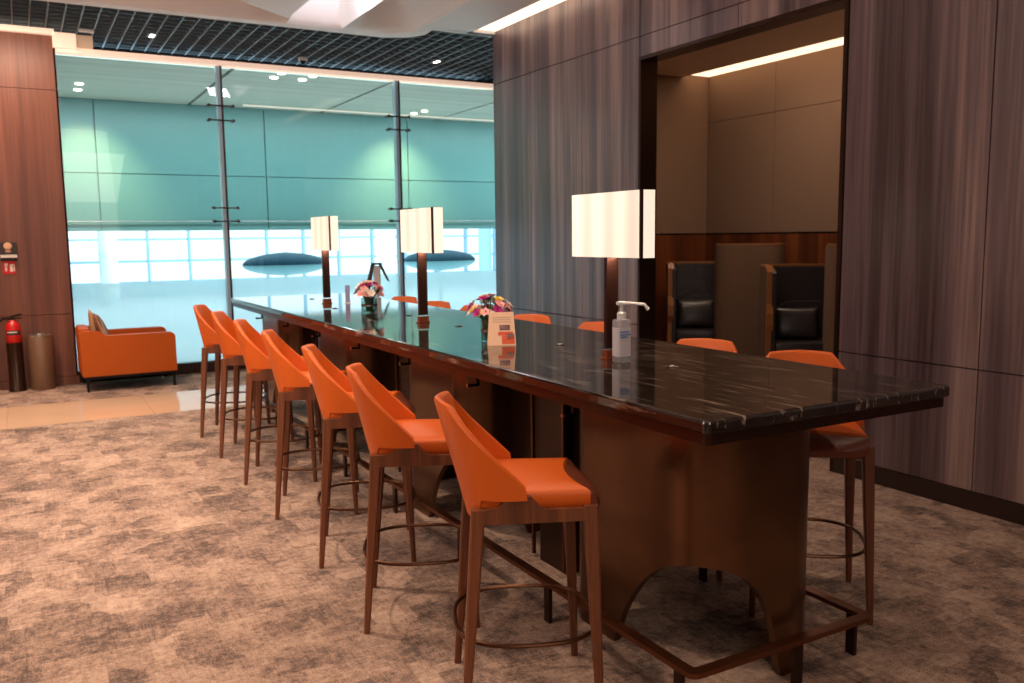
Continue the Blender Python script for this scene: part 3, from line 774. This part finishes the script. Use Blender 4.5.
make_vase((2.265, 6.2, 1.0502), 'round glass vase of pale pink and magenta flowers between the two farther lamps', 3, ['pink', 'wht', 'pink', 'mag', 'pink', 'wht'])
make_vase((2.155, 4.06, 1.0502), 'glass vase of magenta, white and yellow flowers behind the kraft card', 11, ['mag', 'wht', 'pink', 'wht', 'wht', 'pink', 'mag', 'wht', 'yel'], R=.112, hv=.118, rv=.05)

# kraft card tent
cd = thing('table_card', 'small tan tent card with an orange picture standing before the nearer flowers', 'card', (2.125, 3.88, 1.0502), math.radians(-24))
c = MB().loft([[(-.072, -.030, 0), (.072, -.030, 0), (.072, .030, 0), (-.072, .030, 0)], [(-.062, -.006, .168), (.062, -.006, .168), (.062, .006, .168), (-.062, .006, .168)]]).build('card', 'paper', cd)
def on_card(x0, x1, z0, z1, m_, name):
    f = lambda z: -.030+.024*z/.168-.0012
    k = lambda x, z: x*(1-.12*z/.168)
    q = MB().poly3([[(k(x0, z0), f(z0), z0), (k(x1, z0), f(z0), z0), (k(x1, z1), f(z1), z1), (k(x0, z1), f(z1), z1)]]).build(name, m_, c)
on_card(.0, .066, .008, .05, 'cardo', 'picture'); on_card(-.02, .06, .052, .07, 'cardo', 'picture'); on_card(.028, .066, .028, .06, 'cardg', 'picture'); on_card(-.012, .045, .078, .104, 'cardp', 'emblem')
on_card(-.006, .038, .084, .098, 'paper', 'emblem')
for i in range(3):
    for j in range(9): on_card(-.05+j*.0115, -.05+j*.0115+.008, .118+i*.011, .1215+i*.011, 'cardg', 'lettering')

# sanitiser bottle
sb = thing('sanitizer_bottle', 'clear pump bottle of hand sanitiser with white label beside the nearest lamp', 'bottle', (2.262, 3.04, 1.0502), math.radians(0))
MB().loft([[(x, y, z) for x, y in rrect(-.036+i, .036-i, -.028+i, .028-i, .015)] for i, z in ((.003, 0), (0, .004), (0, .182), (.003, .188), (.012, .190))]).build('bottle', 'bottleg', sb, smooth=True)
MB().loft([[(x, y, z) for x, y in rrect(-.0365, .0365, -.0285, .0285, .0155)] for z in (.028, .155)], caps=False).build('label', 'label', sb, smooth=True)
tb_ = MB()
for i, (w_, z) in enumerate(((.05, .132), (.056, .120), (.040, .110))):
    n_ = 9
    for j in range(n_):
        x = -.028+w_*j/n_; tb_.box(x, x+w_/n_*.62, -.0298, -.0286, z, z+.0065)
tb_.build('lettering', 'blue', sb)
MB().lathe([(.020, .190), (.020, .216), (.014, .222), (.008, .224), (.008, .252)], n=20).build('cap', 'plastic', sb, smooth=True)
MB().tube([(-.014, 0, .258), (.03, -.02, .258), (.085, -.05, .252), (.10, -.058, .230)], [.010, .007, .006, .008], 8).box(-.022, .018, -.012, .012, .250, .266, bev=.003).build('pump', 'plastic', sb, smooth=True)

# small clear tag stand by the far lamp, and the dispenser stand behind the counter
o = thing('acrylic_stand', 'small upright translucent card stand right of the farthest lamp', 'stand', (2.43, 7.18, 1.0502), math.radians(-20))
MB().box(-.028, .028, -.02, .02, 0, .006).build('foot', 'plastic', o); MB().box(-.020, .020, -.003, .003, .006, .155).build('card', 'tagc', o)
o = thing('dispenser_stand', 'slim white post with dark splayed arms behind the farther flower vase', 'stand', (3.22, 8.55, 0), math.radians(-25))
MB().lathe([(.14, 0), (.14, .015), (.02, .03), (.02, 1.12)], n=24).build('post', 'plastic', o, smooth=True)
MB().box(-.035, .035, -.03, .03, 1.06, 1.32, bev=.012).build('dispenser', 'plastic', o)
MB().poly3([]).loft([[(-.13, -.035, 1.06), (-.09, -.035, 1.05), (-.02, -.035, 1.34), (-.06, -.035, 1.34)], [(-.13, .02, 1.06), (-.09, .02, 1.05), (-.02, .02, 1.34), (-.06, .02, 1.34)]]).build('arm', 'darkg', o)
MB().loft([[(.10, -.035, 1.17), (.13, -.035, 1.15), (.05, -.035, 1.33), (.01, -.035, 1.35)], [(.10, .02, 1.17), (.13, .02, 1.15), (.05, .02, 1.33), (.01, .02, 1.35)]]).box(-.06, .05, -.035, .02, 1.33, 1.35).build('arm', 'darkg', o)

# ------------------------------------------------------------------ armchair by the window
ac = thing('armchair', 'low orange leather armchair on black metal legs before the window', 'armchair', (.50, 10.17, 0))
def cush(x0, x1, y0, y1, z0, z1, b=.025): return MB().box(x0, x1, y0, y1, z0, z1, bev=b)
MB().loft([[(x, y, z) for x, z in [(.0, .17), (.945, .17), (.945, .56), (.93, .585), (.90, .60), (.26, .60), (.23, .612), (.20, .64), (.16, .655), (.03, .655), (-.01, .64)]] for y in (0, .10)]).build('arm_rest', 'sofa', ac)
MB().loft([[(x, y, z) for x, z in [(.0, .17), (.945, .17), (.945, .56), (.93, .585), (.90, .60), (.26, .60), (.23, .612), (.20, .64), (.16, .655), (.03, .655), (-.01, .64)]] for y in (.68, .78)]).build('arm_rest', 'sofa', ac)
cush(-.01, .10, .10, .68, .17, .68).build('backrest', 'sofa', ac, smooth=True)
cush(.10, .93, .102, .678, .17, .32, .01).build('seat_base', 'sofa', ac, smooth=True)
cush(.105, .935, .104, .676, .32, .45, .03).build('seat', 'sofa', ac, smooth=True)
MB().box(.02, .93, .02, .76, .14, .168).build('frame', 'black', ac)
for x in (.03, .90):
    for y in (.025, .73): MB().box(x, x+.025, y, y+.025, 0, .145).build('leg', 'black', ac)
def pillow(name, m_, label, loc, rot, a, b, t, cat='cushion'):
    R = []
    for i in range(13):
        s = -1+2*i/12; r = []
        for j in range(20):
            th = 2*PI*j/20
            c, d = math.cos(th), math.sin(th)
            k = (1-abs(s)**3)**.5 if abs(s) < 1 else .02
            sq = 1/max(abs(c)**4+abs(d)**4, 1e-6)**.25
            r.append((s*a, 0, 0))
        R.append(r)
    m = MB(); n = 14; top = []; g = [[None]*(n+1) for _ in range(n+1)]; h = [[None]*(n+1) for _ in range(n+1)]
    for i in range(n+1):
        for j in range(n+1):
            u, v = -1+2*i/n, -1+2*j/n; z = t*((1-u**2)*(1-v**2))**.42
            pinch = 1-.07*(1-abs(u*v))*max(abs(u), abs(v))**3
            x, y = u*a*pinch, v*b*pinch
            e = i in (0, n) or j in (0, n)
            g[i][j] = m.bm.verts.new((x, y, z)); h[i][j] = g[i][j] if e else m.bm.verts.new((x, y, -z))
    for i in range(n):
        for j in range(n):
            m.bm.faces.new((g[i][j], g[i+1][j], g[i+1][j+1], g[i][j+1])); q = (h[i][j], h[i][j+1], h[i+1][j+1], h[i+1][j])
            if len(set(q)) == 4 and set(q) != {g[i][j], g[i][j+1], g[i+1][j+1], g[i+1][j]}: m.bm.faces.new(q)
    o = m.build(name, m_, smooth='all'); o.location = loc; o.rotation_euler = rot
    tag(o, label, cat); return o
pillow('cushion', 'stripes', 'striped brown and orange cushion leaning inside the armchair', (.735, 10.42, .645), (0, math.radians(70), 0), .19, .19, .045)
pillow('cushion', 'sand', 'sand coloured cushion standing behind the striped one on the armchair', (.655, 10.60, .655), (0, math.radians(84), 0), .205, .19, .035)

# bin, extinguisher, wall signs
o = thing('waste_bin', 'tall round taupe waste bin with steel lid against the red timber wall', 'bin', (.134, 10.76, 0))
MB().lathe([(.118, 0), (.122, .02), (.125, .58), (.119, .59)], n=36).build('body', 'bin', o, smooth=True)
MB().lathe([(.125, .585), (.125, .60), (.10, .607), (.05, .598), (.045, .615), (.02, .622)], n=36).build('lid', 'binlid', o, smooth=True)
o = thing('fire_extinguisher', 'red fire extinguisher standing in a dark brown floor holder left of the bin', 'fire extinguisher', (-.115, 10.76, 0))
MB().lathe([(.085, 0), (.085, .02), (.078, .03), (.078, .53)], n=28).build('holder', 'bronzed', o, smooth=True)
MB().lathe([(.068, .53), (.074, .54), (.074, .70), (.06, .74), (.03, .762), (.022, .775)], n=28).build('cylinder', 'red', o, smooth=True)
MB().loft([[(.0745*math.cos(a), .0745*math.sin(a), z) for a in [math.radians(-150+i*12) for i in range(11)]] for z in (.615, .665)], close=False).build('label', 'darkg', o)
MB().loft([[(.0747*math.cos(a), .0747*math.sin(a), z) for a in [math.radians(-140+i*10) for i in range(9)]] for z in (.640, .652)], close=False).build('label', 'signw', o)
MB().box(-.02, .02, -.02, .02, .775, .805).tube([(-.01, 0, .81), (.05, -.03, .83), (.09, -.05, .835)], .008).tube([(0, 0, .795), (.05, -.03, .795), (.09, -.05, .79)], .007).build('valve', 'black', o)
MB().tube([(-.02, 0, .79), (-.09, -.03, .795), (-.15, -.05, .74), (-.16, -.05, .64)], .012, 8).build('hose', 'black', o, smooth=True)
o = thing('alarm_unit', 'grey brown fire alarm plate with sounder and pale strip on the red timber wall', 'alarm', (-.10, 10.928, 1.53))
MB().box(-.08, .075, -.03, 0, -.055, .075, bev=.004).build('plate', 'darkg', o)
MB().lathe([(.03, 0), (.04, .003), (.02, .014), (.018, .024), (.03, .028)], n=20).build('sounder', 'paper', o).matrix_local = Matrix.Translation((-.005, -.03, .035)) @ Matrix.Rotation(PI/2, 4, 'X')
MB().box(-.03, .02, -.036, -.03, -.03, -.008).build('lens', 'paper', o)
MB().box(-.08, .078, -.04, 0, -.090, -.058).build('strip', 'signw', o); MB().box(-.08, .075, -.035, 0, -.125, -.092).build('bracket', 'groove', o)
o = thing('fire_sign', 'square red fire equipment sign with white symbols under the alarm plate', 'sign', (-.105, 10.925, 1.335))
MB().box(-.065, .06, -.004, 0, -.07, .07).build('board', 'signred', o)
MB().box(-.045, -.015, -.006, -.004, .015, .045).box(-.040, -.024, -.006, -.004, -.04, .02).box(.005, .032, -.006, -.004, -.045, .02).box(.008, .046, -.006, -.004, .02, .034).box(.04, .05, -.006, -.004, -.04, .03).build('symbol', 'signw', o)

# ------------------------------------------------------------------ alcove seats
def ushape(w, d, r, n=8):
    """open U in plan, back at y=0, open towards -y; returns outer path"""
    p = [(-w/2, -d)]
    for i in range(n+1): t = PI-PI/2*i/n; p.append((-w/2+r+r*math.cos(t), -r+r*math.sin(t)))
    for i in range(n+1): t = PI/2-PI/2*i/n; p.append((w/2-r+r*math.cos(t), -r+r*math.sin(t)))
    p.append((w/2, -d)); return p
def shell(w, d, r, T, ztop, name, m_, parent, z0=.02, inset=0, step=None):
    p = []
    raw = ushape(w-2*inset, d-inset*.2, max(.02, r-inset)); raw = [(x, y-inset) for x, y in raw]
    for a, b in zip(raw, raw[1:]):
        q = max(1, int(math.hypot(b[0]-a[0], b[1]-a[1])/.04))
        for j in range(q): p.append((a[0]+(b[0]-a[0])*j/q, a[1]+(b[1]-a[1])*j/q))
    p.append(raw[-1]); R = []
    for i, c in enumerate(p):
        a = p[max(0, i-1)]; b = p[min(len(p)-1, i+1)]; tx, ty = b[0]-a[0], b[1]-a[1]; l = math.hypot(tx, ty); nx, ny = ty/l, -tx/l
        e_ = min(i, len(p)-1-i); zt_ = ztop-(.045*(1-e_/3)**2 if e_ < 3 else 0)
        R.append([(c[0], c[1], min(z0, zt_-.01)), (c[0], c[1], zt_), (c[0]+nx*T, c[1]+ny*T, zt_), (c[0]+nx*T, c[1]+ny*T, min(z0, zt_-.01))])
    return MB().loft(R).build(name, m_, parent, smooth=True)
def make_pod(name, label, loc, rz, zt, w=.86, d=.66):
    o = thing(name, label, 'booth seat', loc, rz, 'high-backed booth seats in the alcove')
    shell(w, d, .16, .05, zt-.015, 'outer_shell', 'podfab', o)
    shell(w, d, .16, .055, zt, 'top_trim', 'podtrim', o, z0=zt-.016)
    shell(w, d-.02, .14, .04, zt-.03, 'lining', 'blackl', o, inset=.052)
    # trimmed front edges with the step of the arm
    for s in (-1, 1):
        x = s*(w/2-.035)
        t_ = .02 if d > .4 else .012
        pr = [(-d-.012, .02), (-d-.012, .60), (-d-.05, .68), (-d-.05, .80), (-d-.012, .90), (-d-.012, zt-.06), (-d+.03, zt+.002), (-d+.03, .02)]
        MB().loft([[(x-t_*1.6, y, z) for y, z in pr], [(x+t_*1.6, y, z) for y, z in pr]]).build('edge_trim', 'podtrim', o)
    if d < .4: return o
    MB().box(-w/2+.10, w/2-.10, -d+.02, -.10, .06, .34).build('plinth', 'blackl', o)
    MB().box(-w/2+.10, w/2-.10, -d-.02, -.10, .34, .50, bev=.035).build('seat', 'blackl', o, smooth=True)
    R = []
    for y in (-.20, -.10):
        R.append([(x, y, z) for x, z in [(-.26, .45), (.26, .45), (.26, .78), (.23, .85), (.16, .89), (-.16, .89), (-.23, .85), (-.26, .78)]])
    MB().loft(R).build('backrest', 'blackl', o)
    MB().box(w/2-.27, w/2-.095, -d-.10, -d+.20, .66, .685, bev=.006).build('tray_table', 'tray', o)
    return o
A_ = math.radians(-37)
make_pod('booth_seat', 'dark booth seat in the alcove, left one, with crumpled black cushion', (7.22, 8.06, 0), A_, 1.28, w=.90, d=.60)
make_pod('booth_seat', 'dark booth seat in the alcove, right one, nearer the opening edge', (7.27, 6.58, 0), A_, 1.28, w=.90, d=.60)
make_pod('booth_seat', 'tall brown fabric booth turned away, standing between the two alcove seats', (6.96, 6.99, 0), PI+A_, 1.50, w=.74, d=.28)
make_pod('booth_seat', 'tall brown fabric booth at the right edge of the alcove opening', (7.14, 5.60, 0), PI+A_, 1.50, w=.74, d=.28)
def on_seat(px_, py_, lx, ly, z):
    c, s_ = math.cos(A_), math.sin(A_); return (px_+lx*c-ly*s_, py_+lx*s_+ly*c, z)
pillow('cushion', 'blackl', 'crumpled black leather cushion on the left alcove seat', on_seat(7.22, 8.06, -.10, -.31, .675), (math.radians(74), 0, A_+.05), .23, .17, .06)
pillow('cushion', 'blackl', 'crumpled black leather cushion on the right alcove seat', on_seat(7.27, 6.58, -.10, -.31, .675), (math.radians(74), 0, A_-.08), .23, .17, .06)
